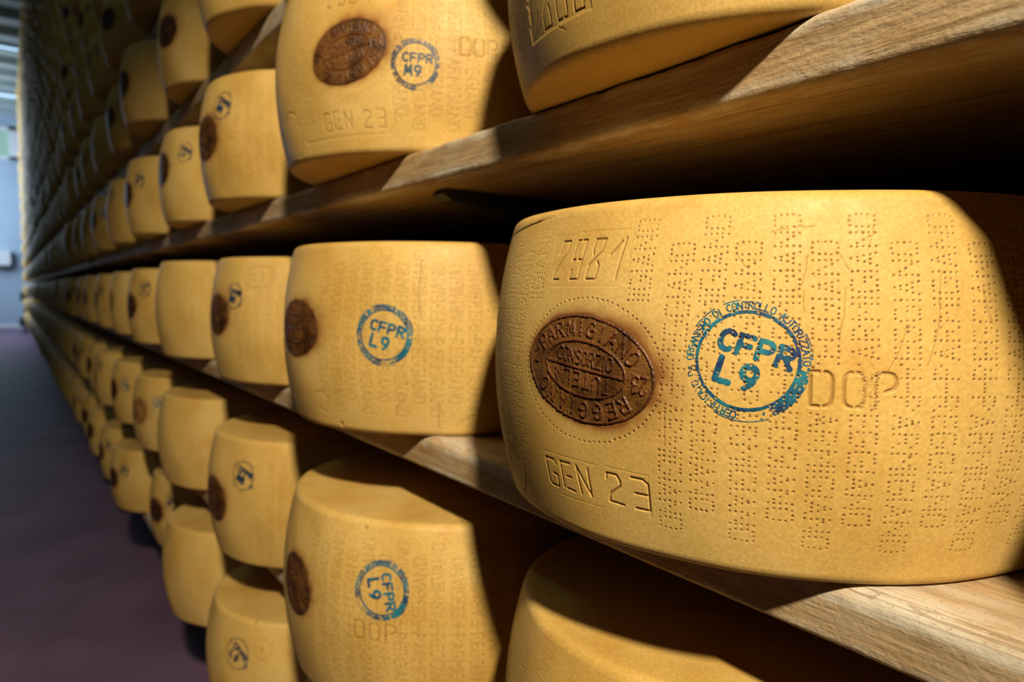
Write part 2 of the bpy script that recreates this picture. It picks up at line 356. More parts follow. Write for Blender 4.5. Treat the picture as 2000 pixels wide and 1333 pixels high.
def rind_mesh(name, sh, a0=None, a1=None, cell=.004, decor=None, coarse=40):
    """whole rind as one closed skin, fine between the angles a0..a1 where the writing is"""
    if a0 is None: ang = np.linspace(0, 2 * np.pi, coarse, endpoint=False); z = np.linspace(0, sh.h, max(8, int(sh.h / cell)))
    else:
        n = int((a1 - a0) * sh.rb / cell); ang = np.concatenate([np.linspace(a0, a1, n), np.linspace(a1, a0 + 2 * np.pi, coarse + 2)[1:-1]])
        z = np.linspace(0, sh.h, int(sh.h / cell) + 1)
    # a few extra rows in the round corners
    cz = sh.c * (1 - np.cos(np.linspace(0, np.pi / 2, 7)))
    z = np.unique(np.concatenate([z[(z > sh.c) & (z < sh.h - sh.c)], cz, sh.h - cz]))
    nz, na = len(z), len(ang)
    A, Z = np.meshgrid(ang, z); mark = np.zeros((nz, na)); sc = np.zeros((nz, na)); disp = np.zeros((nz, na))
    if decor:
        F = Field(ang[:n] * sh.rb, z); F.du = F.dv = cell; decor(F)
        disp[:, :n] = -F.g + F.h; mark[:, :n] = F.m; sc[:, :n] = F.s
    P = surf(sh, A, Z, disp).reshape(-1, 3)
    Q = grid_quads(nz, na, True)
    V = [P]; base = nz * na; extra = []
    T = []
    for top in (False, True):
        row = (nz - 1) * na if top else 0
        ring = P[row:row + na]; prev = np.arange(na) + row
        zz = sh.h if top else 0.
        for f in (.97, .85, .5, .18):
            p = ring * [f, f, 1]; p[:, 2] = zz + (-.0012 if top else .0012) * (1 - f) * (1 if f < .9 else .3)
            cur = base + np.arange(na); V.append(p); base += na; nx = np.roll(np.arange(na), -1)
            q = np.stack([prev, prev[nx], cur[nx], cur], -1); extra.append(q if top else q[:, ::-1]); prev = cur
        V.append(np.array([[0, 0, zz + (-.0012 if top else .0012)]])); c = base; base += 1
        nx = np.roll(np.arange(na), -1); t = np.stack([prev, prev[nx], np.full(na, c)], -1); T.append(t if top else t[:, ::-1])
    V = np.concatenate(V); pad = len(V) - nz * na
    return mesh_np(name, V, np.concatenate([Q] + extra), np.concatenate(T),
                   {'mark': np.concatenate([mark.ravel(), np.zeros(pad)]), 'scorch': np.concatenate([sc.ravel(), np.zeros(pad)])})

def ell(F, cx, cy, a, b, rot):
    c, s = math.cos(math.radians(rot)), math.sin(math.radians(rot))
    X = F.u[None] - cx; Y = F.v[:, None] - cy; x, y = X * c + Y * s, -X * s + Y * c
    k = np.hypot(x / a, y / b); return k, x, y

def burn_field(F, cx, cy, a, b, rot, detail=True):
    """relief of the burned oval: rims, ring lettering and the two words in the middle"""
    if not detail: return
    kw = dict(ridge=1.)
    e = lambda ra, rb_, w: F.stroke([(cx + x * math.cos(math.radians(rot)) - y * math.sin(math.radians(rot)), cy + x * math.sin(math.radians(rot)) + y * math.cos(math.radians(rot))) for x, y in el(0, 0, ra, rb_, 0, 360, 60)], w, **kw)
    e(a * .965, b * .955, .0008); e(a * .62, b * .50, .0007)
    c0, s0 = math.cos(math.radians(rot)), math.sin(math.radians(rot))
    at = lambda x, y: (cx + x * c0 - y * s0, cy + x * s0 + y * c0)
    F.stroke([at(-.61 * a, 0), at(.61 * a, 0)], .0008, **kw)
    F.arc_text('PARMIGIANO', cx, cy, a * .80, b * .735, b * .27, a * .110, 93, 14.8, rot, w=.00075, **kw)
    F.arc_text('REGGIANO', cx, cy, a * .80, b * .735, b * .27, a * .110, 271, 15.6, rot, w=.00075, **kw)
    x, y = at(.80 * a, -.03 * b); F.text('23', x, y, b * .30, a * .075, a * .03, rot=rot + 180, w=.0007, **kw)
    x, y = at(-.82 * a, .03 * b); F.text('2', x, y, b * .26, a * .07, a * .03, rot=rot, w=.0007, **kw)
    x, y = at(0, b * .205); F.text('CONSORZIO', x, y, b * .25, a * .078, a * .026, rot=rot, w=.00058, **kw)
    x, y = at(0, -b * .205); F.text('TUTELA', x, y, b * .26, a * .10, a * .055, rot=rot + 180, w=.00058, **kw)

def burn_mesh(sh, ac, zc, a, b, rot, cell, seed, ground_tone=1.):  # lower values darken the ground: heavier charring and painted-in light-angle shade
    cu = ac * sh.rb; R = a * 1.06
    F = Field(np.arange(cu - R, cu + R, cell), np.arange(zc - R, zc + R, cell)); F.u0 = cu
    burn_field(F, cu, zc, a, b, rot, cell < .0013)
    k, x, y = ell(F, cu, zc, a, b, rot)
    k = k + .018 * (vnoise(x * 260 + 40, y * 260 + 40, seed) - .5)
    rough = vnoise(x * 900 + 70, y * 900 + 70, seed + 1)
    off = .00015 + .00085 * F.h * (.75 + .5 * rough) + .0003 * rough - .0006 * sstep(.90, 1.0, k)
    keep = k < 1.0
    A = np.broadcast_to(F.u[None] / sh.rb, F.h.shape); Z = np.broadcast_to(F.v[:, None], F.h.shape)
    P = surf(sh, A, Z, off).reshape(-1, 3); nv, nu = F.h.shape
    Q = grid_quads(nv, nu); kk = keep.ravel()[Q].all(1); Q = Q[kk]
    idx, inv = np.unique(Q, return_inverse=True)
    hh = ((.22 * ground_tone + .18 * ground_tone * rough) + (.77 - .22 * ground_tone - .18 * rough * ground_tone) * F.h * (.75 + .25 * ground_tone) - .22 * sstep(.93, 1, k)).ravel()[idx]
    return mesh_np('burned_oval', P[idx], inv.reshape(-1, 4), attrs={'height': hh})

def stamp_mesh(sh, ac, zc, r, rot, cell, seed, code='L9', decor=None, heavy=.5, faint=None, band=False):
    """the inked round stamp: every inked spot is a tile of the ink film lying on the rind"""
    cu = ac * sh.rb; R = r * 1.08
    F = Field(np.arange(cu - R, cu + R, cell), np.arange(zc - R, zc + R, cell))
    k = r / .033; fine = cell < .0007
    F.stroke([(cu + x, zc + y) for x, y in el(0, 0, r * .815, r * .815, 0, 360, 72)], .00105 * k if fine else max(.0011, cell), mark=1)
    F.text('CFPR', cu + .0026 * k * math.cos(math.radians(rot)) + .0078 * k * -math.sin(math.radians(rot)), zc + .0026 * k * math.sin(math.radians(rot)) + .0078 * k * math.cos(math.radians(rot)), .0105 * k, .0078 * k, .0028 * k, rot=rot, w=.0016 * k if fine else max(.0020, cell * .9), mark=1)
    F.text(code, cu + (-.0025 * k) * math.cos(math.radians(rot)) + .0085 * k * math.sin(math.radians(rot)), zc + (-.0025 * k) * math.sin(math.radians(rot)) - .0085 * k * math.cos(math.radians(rot)), .0125 * k, .0088 * k, .0034 * k, rot=rot, w=.0018 * k if fine else max(.0024, cell * .9), mark=1)
    if fine:
        F.arc_text('CERTIFICATO DA ORGANISMO DI CONTROLLO AUTORIZZATO DAL MIPAAF *', cu, zc, r * .925, r * .925, r * .115, r * .075, 98 - 180 + 180 + rot + 12, 5.62, 0, w=(.00042 if cell < .0003 else .00065) * k, mark=1)
        for a0, a1 in ((102, 118), (127, 152), (-64, -115), (8, 32)):
            F.stroke([(cu + x, zc + y) for x, y in el(0, 0, r * 1.015, r * 1.015, a0 + rot + 12, a1 + rot + 12, 12)], .00034 * k, mark=1)
    else:
        F.stroke([(cu + x, zc + y) for x, y in el(0, 0, r * .95, r * .95, 0, 360, 60)], cell * .6, mark=.75)
    X, Y = np.meshgrid((F.u - cu) / r, (F.v - zc) / r)
    ang = np.degrees(np.arctan2(Y, X)); rad = np.hypot(X, Y)
    n1 = .55 * vnoise(X * 46 + 90, Y * 46 + 90, seed) + .45 * vnoise(X * 90 + 40, Y * 90 + 40, seed + 8); n2 = vnoise(X * 7 + 50, Y * 7 + 50, seed + 3)
    # pressed harder at the lower right, so the letters run together there
    heavy_m = sstep(.62, .9, vnoise(X * 20 + 30, Y * 20 + 30, seed + 5) + .55 * np.exp(-((ang + 38) / 34.) ** 2)) * (rad > .80) * (rad < 1.0) * np.exp(-((ang + 35) / 42.) ** 2)
    ink = np.maximum(F.m, heavy_m * heavy * 1.6)
    if band: ink = np.maximum(ink, .62 * (n2 > .42) * (rad > .885) * (rad < .985) * (n1 > .46))
    thr = .40 + .95 * (n1 - .5) * sstep(.25, .75, n2) + .25 * (n1 - .5) + .34 * (n2 - .5)
    if faint is not None:
        thr = thr + .55 * np.exp(-(((ang - faint + 180) % 360 - 180) / 30.) ** 2) * (n1 > .42) * (rad > .80)
    keep = ink > thr
    if decor:   # pin holes stay open through the film
        G = Field(F.u, F.v); decor(G); keep &= G.m < .35
        dd = -np.maximum(G.g, 0)
    else: dd = 0.
    A = np.broadcast_to(F.u[None] / sh.rb, F.m.shape); Z = np.broadcast_to(F.v[:, None], F.m.shape)
    P = surf(sh, A, Z, .00022 + dd).reshape(-1, 3); nv, nu = F.m.shape
    Q = grid_quads(nv, nu); Q = Q[keep.ravel()[Q].sum(1) >= 3]
    idx, inv = np.unique(Q, return_inverse=True)
    return mesh_np('ink_stamp', P[idx], inv.reshape(-1, 4))

def column(F, cu, kind, sh, z_mid=.118, pitch=.0025, across=.00335, upper=True, lower=True, upto=None, lean=0., jit=.00012, seed=0, r=.00078, mark=1., depth=.0006, skip=None):
    """one pin-lettered column; the upper word climbs, the lower word runs down"""
    up, dn = (('PARMIGIANO', 'REGGIANO') if kind == 0 else ('REGGIANO', 'PARMIGIANO'))
    lr = np.random.default_rng(seed + 11); gap = 2.0
    pts = []
    du, Lu = dots_of(up); dd, Ld = dots_of(dn)
    if upper:
        for x, y in du: pts.append((-(y - 2) * across, z_mid + (gap + x) * pitch, x / Lu))
    if lower:
        for x, y in dd: pts.append(((y - 2) * across, z_mid - (gap + x) * pitch, x / Ld))
    if upper and lower:
        for q in (-.8, 0, .8): pts.append((0, z_mid + q * pitch, 1))
    for x, z, f in pts:
        if upto is not None and z < upto: continue
        if z < .008 or z > sh.h - .008: continue
        xx = cu + x + lean * (z - z_mid) + lr.normal() * jit; zz = z + lr.normal() * jit
        if skip and skip(xx, zz): continue
        fade = .55 + .45 * float(np.clip((min(zz, sh.h - zz) - .008) / .03, 0, 1))
        F.dot(xx, zz, r * lr.uniform(.82, 1.12), depth * fade * lr.uniform(.7, 1.1), mark * fade * lr.uniform(.7, 1.05))

def scorch(F, cx, cy, a, b, rot, amt=.8, seed=0, side=25.):
    k, x, y = ell(F, cx, cy, a, b, rot)
    d = (k - 1) * b
    ang = np.degrees(np.arctan2(y, x)); wide = .0022 + .0062 * np.exp(-(((ang - side + 180) % 360 - 180) / 75.) ** 2)
    n = vnoise(x * 120 + 300, y * 120 + 300, seed)
    F.s = np.maximum(F.s, np.clip(amt * np.exp(-np.maximum(d, 0) / wide) * (.65 + .7 * n), 0, .96))
    F.s = np.maximum(F.s, .22 * np.exp(-np.maximum(d, 0) / .016) * n)
    F.g = np.where(k < 1.0, np.maximum(F.g, .0007 * sstep(1.0, .94, k)), F.g)

D2R = math.radians
W = {}
def spec(row, i, x, y, z, dh=0., dr=0.): W[(row, i)] = (x, y, z + .0002, .2258 + dh, .203 + dr, .220 + dr)
X0 = .5153; ZB = dict(A=.1632, B=-.1636, C=-.4904, D=-.8140); STEP = .3266
spec('A', 0, X0 + .005, .355, ZB['A'], 0, -.0051); spec('A', 1, X0 - .0019, .8822, ZB['A'], 0, .0043)
spec('A', 2, X0 - .0008, 1.3733, ZB['A'], -.0044, -.001); spec('A', 3, X0 + .0102, 1.882, ZB['A'], -.0024, -.0021)
spec('B', 0, X0 + .0069, .3464, ZB['B'], -.0012, .0081); spec('B', 1, X0 - .0133, .841, ZB['B'], -.0036, .0002)
spec('B', 2, X0 + .0027, 1.3184, ZB['B'], -.0029, -.0013); spec('B', 3, X0 - .0023, 1.8714, ZB['B'], .0073, .0004)
spec('C', 0, X0 + .0192, .3778, ZB['C'], -.006, -.0131); spec('C', 1, X0 - .0115, .8208, ZB['C'], .0056, .009)
spec('C', 2, X0 - .0039, 1.3301, ZB['C'], .0016, -.0005); spec('C', 3, X0 + .002, 1.908, ZB['C'], 0, 0)
spec('D', 2, X0 - .0112, 1.3344, ZB['D'], -.0019, -.0012); spec('D', 3, X0 - .0012, 1.8523, ZB['D'], .0076, 0)

def wheel(key, label, group, detail):
    """detail: dict with cell, a0, a1, decor(F, sh), burn, stamp ..."""
    x, y, z, h, rt, rb = W[key]
    sh = Shape(h, rt, rb, seed=sum(map(ord, str(key))) % 17)
    root = tag(empty('cheese_wheel', (x, y, z)), label, 'cheese wheel', group)
    d = detail; dec = (lambda F: d['decor'](F, sh)) if d.get('decor') else None
    obj('rind', rind_mesh('rind', sh, D2R(d['a0']), D2R(d['a1']), d['cell'], dec), M_RIND, root)
    if d.get('burn'):
        ac, zc, a, b, rot = d['burn']
        tag(obj('burned_oval', burn_mesh(sh, D2R(ac), zc, a, b, rot, d.get('bcell', .0011), 5, d.get('ground_tone', 1.)), M_BURN, root), 'dark brown oval mark burned into the rind')
    if d.get('stamp'):
        ac, zc, r, rot, code, m = d['stamp']
        tag(obj('ink_stamp', stamp_mesh(sh, D2R(ac), zc, r, rot, d.get('scell', .0009), 9, code, dec if d['cell'] < .0006 else None, faint=d.get('faint'), band=d.get('band', False), heavy=.25 if m is M_NAVY else .5), m, root), 'round blue ink stamp')
    return root, sh

def columns(F, sh, angs, kinds=(0, 1), skip=None, mark=.86, r=.00105, depth=.0006, seed=0, z_mid=.118, lean=0., **kw):
    for q, a in enumerate(angs):
        column(F, D2R(a) * sh.rb, kinds[q % 2], sh, z_mid, seed=seed + q, skip=skip, mark=mark, r=r, depth=depth, lean=lean, **kw)

def scratch(F, u, v, L, seed, ang=-85, w=.00028, mark=.55):
    lr = np.random.default_rng(seed); P = [(u, v)]; a = D2R(ang)
    for i in range(7):
        a += lr.normal() * .11; P.append((P[-1][0] + math.cos(a) * L / 7, P[-1][1] + math.sin(a) * L / 7))
    F.stroke(P, w, depth=.0003, mark=mark)

# --- the large foreground wheel
def decor_main(F, sh):
    R = sh.rb; U = lambda a: D2R(a) * R
    oc, oz, oa, ob, orot = U(185.6), .1165, .0545, .0355, -7.
    scorch(F, oc, oz, oa, ob, orot, .95, 3)
    # ring of pins round the oval
    lr = np.random.default_rng(4)
    for i in range(84):
        t = 2 * math.pi * i / 84; x, y = oc + .0575 * math.cos(t), oz - .001 + .0465 * math.sin(t)
        if math.hypot((x - oc) / (oa * 1.03), (y - oz) / (ob * 1.03)) > 1: F.dot(x + lr.normal() * .0002, y + lr.normal() * .0002, .00072, .0008, .75)
    def skip(x, y):
        if U(219.3) < x < U(231.6) and .103 < y < .1275: return lr.random() < (.93 if x < U(227.5) or x > U(229.2) else .35)
        return False
    # columns right of the plate
    for q, a in enumerate((201.5, 206.4, 211.7, 216.9, 222.0, 227.2, 232.8, 238.2, 243.8, 249.2, 254.6)):
        column(F, U(a), (1, 0)[q % 2], sh, .1165, seed=q, skip=skip, lean=.02 if q < 2 else -.01)
    column(F, U(195.0), 0, sh, .1165, upto=.160, lower=False, seed=31, lean=.03)
    # columns left of the plate
    column(F, U(172.4), 0, sh, .1165, upto=.160, lower=False, seed=32, lean=-.05, mark=.5)
    for q, a in enumerate((167.0, 161.7, 156.3, 151.0, 145.6, 140.2)):
        column(F, U(a), (1, 0)[q % 2], sh, .1165, seed=40 + q, mark=.55, depth=.0006, lean=-.02)
    # engraved number on its sunk plate
    c = U(184.2); gk = dict(depth=.00090, mark=.58, w=.00072)
    px = (np.abs(F.u[None] - c) < .0365) & (np.abs(F.v[:, None] - .187) < .0175); F.g[px] = np.maximum(F.g[px], .00010)
    F.text('2981', c, .1868, .0255, .0105, .0062, font=TALL, slant=.14, **gk)
    F.stroke([(c - .037, .1695), (c + .030, .1695)], .0004, depth=.0002, mark=.08)
    F.stroke([(c - .012, .2052), (c + .036, .2052)], .0004, depth=.0002, mark=.08)
    # engraved month and year
    g0 = U(186.2)
    F.text('GEN', g0 - .0205, .0415, .0188, .0115, .0042, font=DATE, slant=-.06, **gk)
    F.text('23', g0 + .0300, .0415, .0198, .0128, .0062, font=DATE, slant=-.05, depth=.0010, mark=.62, w=.00072)
    F.stroke([(g0 - .044, .0555), (g0 + .008, .0545)], .0004, depth=.0002, mark=.08); F.stroke([(g0 + .016, .0550), (g0 + .0455, .0545)], .0004, depth=.0002, mark=.08)
    F.stroke([(g0 + .0455, .0545), (g0 + .046, .028)], .0004, depth=.0002, mark=.08)
    F.stroke([(g0 - .030, .0268), (g0 + .008, .0262)], .0004, depth=.0002, mark=.08)
    # sunk letters right of the stamp
    F.text('D', U(221.6), .1147, .0188, .0115, 0, font=DOPF, depth=.0011, mark=.48, w=.0010)
    F.text('O', U(225.8), .1147, .0188, .0110, 0, font=DOPF, depth=.0010, mark=.42, w=.0010)
    F.text('P', U(229.9), .1147, .0188, .0115, 0, font=DOPF, depth=.0011, mark=.45, w=.0010)
    for i in range(90): F.dot(U(227.9) + lr.normal() * .0028, .114 + lr.normal() * .008, .0004, .0003, .4)
    # round sunk mark low on the left
    F.stroke([(U(160.5) + x, .0335 + y) for x, y in el(0, 0, .020, .0225, -70, 120, 30)], .0006, depth=.0009, mark=.35)
    F.stroke([(U(160.5) + x, .0335 + y) for x, y in el(0, 0, .013, .015, 60, 200, 20)], .0005, depth=.0005, mark=.15)
    # lip under the upper rim on the left
    F.stroke([(U(a), .2105 + .00035 * (a - 150)) for a in np.linspace(140, 178, 20)], .0009, depth=.0009, mark=.12)
    for i, (a, z, L, an) in enumerate(((224.5, .170, .030, -86), (219.4, .187, .016, -88), (232.5, .150, .030, -91), (227.6, .190, .014, 60), (219.0, .168, .012, -84), (237.5, .178, .05, -90), (214.5, .20, .01, 20), (217.5, .203, .012, 2), (209.8, .189, .012, -80), (223.8, .188, .010, -75), (200.5, .095, .02, -88), (243.5, .17, .02, -80))):
        scratch(F, U(a), z, L, 60 + i, an)
    for a, z in ((221.6, .0985), (216.0, .0955), (206.2, .1405), (249, .09)): F.dot(U(a), z, .0006, .0003, .95); F.dot(U(a) + .0002, z - .0012, .0005, .0003, .9)

main, sh_main = wheel(('B', 0), 'large foreground cheese wheel engraved 2981 and GEN 23 with teal stamp', 'cheese wheels on the middle shelf',
    dict(cell=.00046, a0=136, a1=258, decor=decor_main, burn=(185.6, .1165, .0545, .0355, -7.), bcell=.00034, stamp=(211.9, .1285, .0335, -16., 'L9', M_TEAL), scell=.00022, faint=205))

# --- the other near wheels
def std_decor(oval=None, cols=(), extra=None, mark=.62, zmid=.118, seed=0, depth=.0006, rot=0.):
    def f(F, sh):
        R = sh.rb
        if oval: scorch(F, D2R(oval[0]) * R, oval[1], oval[2], oval[3], oval[4], .9, seed + 3)
        columns(F, sh, cols, mark=mark, seed=seed * 20, z_mid=zmid, depth=depth)
        if extra: extra(F, sh)
    return f
def ex_a1(F, sh):
    U = lambda a: D2R(a) * sh.rb
    F.text('2981', U(210.5), .182, .026, .0105, .0062, font=TALL, depth=.001, mark=.5, w=.0008)
    F.text('GEN', U(206.4), .0385, .0195, .0115, .0048, font=DATE, depth=.0008, mark=.5, w=.0008, rot=1)
    F.text('23', U(219.6), .0375, .0195, .0115, .0060, font=DATE, depth=.0008, mark=.5, w=.0008, rot=1)
    F.text('D', U(247.4), .117, .0195, .012, 0, font=DOPF, depth=.001, mark=.5, w=.001); F.text('O', U(251.5), .117, .0195, .012, 0, font=DOPF, depth=.001, mark=.5, w=.001); F.text('P', U(255.6), .117, .0195, .012, 0, font=DOPF, depth=.001, mark=.5, w=.001)
    F.stroke([(U(225.6), .075), (U(226.2), .03), (U(224.5), .021), (U(190), .020)], .0009, depth=.0005, mark=.15)
    F.stroke([(U(181.5) + x, .034 + y) for x, y in el(0, 0, .026, .027, -80, 180, 30)], .0011, depth=.0008, mark=.2)
    columns(F, sh, (193.5, 188.2), mark=.35, seed=77)
    # ring of pins under the oval
    for i in range(60):
        t = math.pi + math.pi * i / 60; F.dot(U(211.) + .060 * math.cos(t), .113 + .049 * math.sin(t), .0007, .0006, .4)
    lr = np.random.default_rng(3)
    px = np.exp(-((F.u[None] - U(213)) / .02) ** 2 - ((F.v[:, None] - .062) / .008) ** 2) * vnoise(F.u[None] * 160 + 0 * F.v[:, None], F.v[:, None] * 200 + 0 * F.u[None], 3)
    F.s = np.maximum(F.s, .30 * px)
wheel(('A', 1), 'cheese wheel with tilted brown oval and blue CFPR M9 stamp', 'cheese wheels on the first shelf above the middle one',
    dict(cell=.0011, a0=140, a1=268, decor=std_decor((211.3, .1135, .0525, .0365, 12), (228.6, 233.6, 238.8, 244.2, 249.6, 255.0, 260.4), ex_a1, seed=1), burn=(211.3, .1135, .0525, .0365, 12.), bcell=.0007, stamp=(232.8, .0958, .0285, -4., 'M9', M_NAVY), scell=.00045))
def ex_b1(F, sh):
    U = lambda a: D2R(a) * sh.rb
    F.stroke([(U(196), .026 + .0), (U(198.5), .038), (U(196), .046), (U(193), .042)], .0008, depth=.0009, mark=.3)
    F.stroke([(U(193), .026), (U(197), .020)], .0008, depth=.0009, mark=.3)
    scratch(F, U(231.5), .200, .060, 5, -80, .0006, .75); scratch(F, U(237.5), .04, .030, 6, -100, .0006, .6); scratch(F, U(224.), .03, .02, 7, 60, .0006, .5)
    scratch(F, U(244), .018, .02, 9, 35, .0006, .5); F.dot(U(203), .008, .003, .002, .5)
wheel(('B', 1), 'cheese wheel with teal CFPR L9 stamp, directly behind the 2981 wheel', 'cheese wheels on the middle shelf',
    dict(ground_tone=.6, band=True, cell=.0011, a0=140, a1=268, decor=std_decor((183.6, .1190, .0500, .0350, 0), (198.2, 203.8, 209.2, 214.8, 220.4, 226., 231.4, 236.8, 242.4, 248.0, 253.6), ex_b1, seed=2), burn=(183.6, .1190, .0500, .0350, 0), bcell=.0008, stamp=(221.0, .1165, .0345, -14., 'L9', M_TEAL), scell=.0004))
def ex_a0(F, sh):
    U = lambda a: D2R(a) * sh.rb
    c = U(171.8)
    px = (np.abs(F.u[None] - c) < .041) & (np.abs(F.v[:, None] - .048) < .0215); F.g[px] = np.maximum(F.g[px], .0004)
    F.text('2981', c, .0480, .0380, .0135, .0065, font=TALL, rot=180, slant=-.04, depth=.0012, mark=.72, w=.00062)
    F.stroke([(c - .041, .0265), (c + .041, .0265)], .0006, depth=.0002, mark=.08)
    scratch(F, U(162.5), .028, .018, 3, 25, .0005, .75); scratch(F, U(172.5), .0262, .01, 4, -30, .0004, .5)
    for a, k in ((184.0, 0), (195.4, 1), (206.8, 0), (218., 1)): column(F, U(a), k, sh, .118, seed=int(a), r=.0008)
    for a, k in ((159.2, 0), (153.4, 1), (147.6, 0), (141.8, 1)): column(F, U(a), k, sh, .118, seed=int(a), r=.0007, mark=.5)
wheel(('A', 0), 'cheese wheel cut off by the top edge, engraved 2981 upside down', 'cheese wheels on the first shelf above the middle one',
    dict(cell=.0006, a0=136, a1=250, decor=lambda F, sh: ex_a0(F, sh)))
def ex_c0(F, sh):
    U = lambda a: D2R(a) * sh.rb
    for a, k in ((161.0, 1), (171.0, 0), (181.5, 1), (192., 0), (203, 1), (214, 0)): column(F, U(a), k, sh, .118, seed=int(a), mark=.6)
c0, sh_c0 = wheel(('C', 0), 'cheese wheel cut off by the bottom edge, under the 2981 wheel', 'cheese wheels on the first shelf below the middle one',
    dict(cell=.0008, a0=136, a1=250, decor=lambda F, sh: ex_c0(F, sh)))
def ex_c1(F, sh):
    U = lambda a: D2R(a) * sh.rb
    for ch, a in (('D', 211.4), ('O', 216.2), ('P', 221.)): F.text(ch, U(a), .110, .020, .0125, 0, font=DOPF, depth=.001, mark=.55, w=.001)
    F.stroke([(U(174) + x, .192 + y) for x, y in el(0, 0, .024, .018, 180, 400, 20)], .0009, depth=.0008, mark=.15)
    F.dot(U(211), .222, .003, .001, .3)
wheel(('C', 1), 'cheese wheel with sideways teal stamp above faint D.O.P letters', 'cheese wheels on the first shelf below the middle one',
    dict(ground_tone=.35, band=True, cell=.0011, a0=140, a1=268, decor=std_decor((180.6, .1300, .0430, .0370, 0), (191.0, 196.6, 202.2, 207.8, 213.2, 218.6, 224.0, 229.2, 234.6, 240.2, 245.8, 251.4), ex_c1, seed=4), burn=(180.6, .1300, .0430, .0370, -10), bcell=.0008, stamp=(218.2, .1580, .0335, -78., 'L9', M_TEAL), scell=.0004))
def ex_b2(F, sh):
    U = lambda a: D2R(a) * sh.rb
    F.stroke([(U(214.5) + x, .187 + y) for x, y in el(0, 0, .034, .019, 0, 360, 40)], .0011, depth=.0010, mark=.35)
    F.text('052 303', U(214.), .187, .012, .007, .003, depth=.0008, mark=.35, w=.001)
wheel(('B', 2), 'cheese wheel with small blue stamp and embossed oval near its rim', 'cheese wheels on the middle shelf',
    dict(ground_tone=.35, cell=.0018, a0=150, a1=262, decor=std_decor((184.4, .120, .046, .037, 0), (197., 203., 209., 215., 221., 227., 233., 239., 245.), ex_b2, seed=5, mark=.5), burn=(184.4, .120, .046, .037, 0), bcell=.0012, stamp=(200.5, .1545, .0265, -12., 'M9', M_NAVY), scell=.0009))
wheel(('A', 2), 'cheese wheel with blue stamp high on its left, behind the M9 wheel', 'cheese wheels on the first shelf above the middle one',
    dict(ground_tone=.35, cell=.0018, a0=150, a1=262, decor=std_decor((185., .1125, .050, .040, 0), (193., 199., 205., 211., 217., 223., 229., 235., 241., 247.), None, seed=6, mark=.5), burn=(185., .1125, .050, .040, 0), bcell=.0012, stamp=(200.8, .163, .029, -30., 'M9', M_NAVY), scell=.0009))
wheel(('A', 3), 'cheese wheel with navy stamp, second behind the M9 wheel', 'cheese wheels on the first shelf above the middle one',
    dict(ground_tone=.35, cell=.0024, a0=150, a1=262, decor=std_decor((184., .128, .048, .040, 0), (), None, seed=7), burn=(184., .128, .048, .040, 0), bcell=.002, stamp=(211.5, .160, .0270, -30., 'L9', M_NAVY), scell=.0011))
wheel(('B', 3), 'plain unstamped cheese wheel, third behind the 2981 wheel on its shelf', 'cheese wheels on the middle shelf',
    dict(cell=.0024, a0=150, a1=262, decor=std_decor(None, (196., 202., 208., 214., 220., 226., 232.), None, seed=8, mark=.3)))
wheel(('C', 2), 'cheese wheel with navy stamp and brown oval below the middle shelf', 'cheese wheels on the first shelf below the middle one',
    dict(ground_tone=.35, cell=.0018, a0=150, a1=262, decor=std_decor((185., .110, .048, .040, 0), (218., 224., 230., 236., 242., 248.), None, seed=9, mark=.5), burn=(185., .110, .048, .040, -20), bcell=.0012, stamp=(208.8, .1665, .0300, -20., 'M8', M_NAVY), scell=.0009))
wheel(('C', 3), 'unstamped cheese wheel behind the navy stamped one below the middle shelf', 'cheese wheels on the first shelf below the middle one',
    dict(cell=.0024, a0=150, a1=262, decor=std_decor(None, (200., 206., 212., 218., 224.), None, seed=10, mark=.25)))
def ex_d2(F, sh):
    U = lambda a: D2R(a) * sh.rb
    F.stroke([(U(220.5) + x, .180 + y) for x, y in el(0, 0, .018, .018, 0, 360, 30)], .0011, depth=.0008, mark=.2)
    F.dot(U(220), .180, .004, .001, .3); F.dot(U(214), .2215, .004, .003, .4)
wheel(('D', 2), 'cheese wheel at the bottom edge with a dark stamp, on the lowest shelf', 'cheese wheels on the second shelf below the middle one',
    dict(cell=.0018, a0=150, a1=262, decor=std_decor(None, (), ex_d2, seed=11), stamp=(206.3, .164, .0320, -35., 'L9', M_NAVY), scell=.0008))
wheel(('D', 3), 'unstamped cheese wheel on the lowest shelf behind the dark stamped one', 'cheese wheels on the second shelf below the middle one',
    dict(cell=.0024, a0=150, a1=262, decor=std_decor(None, (200., 206., 212., 218., 224.), None, seed=12, mark=.2)))
# green crayon strokes on the top of the wheel under the foreground shelf
gm = MB()
for x, y, L, wd, r in ((-.106, -.085, .020, .005, .9), (-.098, -.098, .012, .007, .2), (-.119, -.100, .020, .006, .8), (-.074, -.103, .022, .006, .5), (-.063, -.104, .016, .008, -.3), (-.090, -.115, .018, .005, 1.0)):
    c_, s_ = math.cos(r), math.sin(r); b0 = len(gm.v)
    for p, q in ((-L / 2, -wd / 2), (L / 2, -wd * .3), (L / 2, wd * .3), (-L / 2, wd / 2)): gm.v.append((x + p * s_, y + p * c_ + q * 1.0, .2200 - .0008))
    gm.q.append([b0, b0 + 1, b0 + 2, b0 + 3])
tag(gm.build('crayon_marks', M_GREEN, c0), 'green crayon marks on the wheel top')

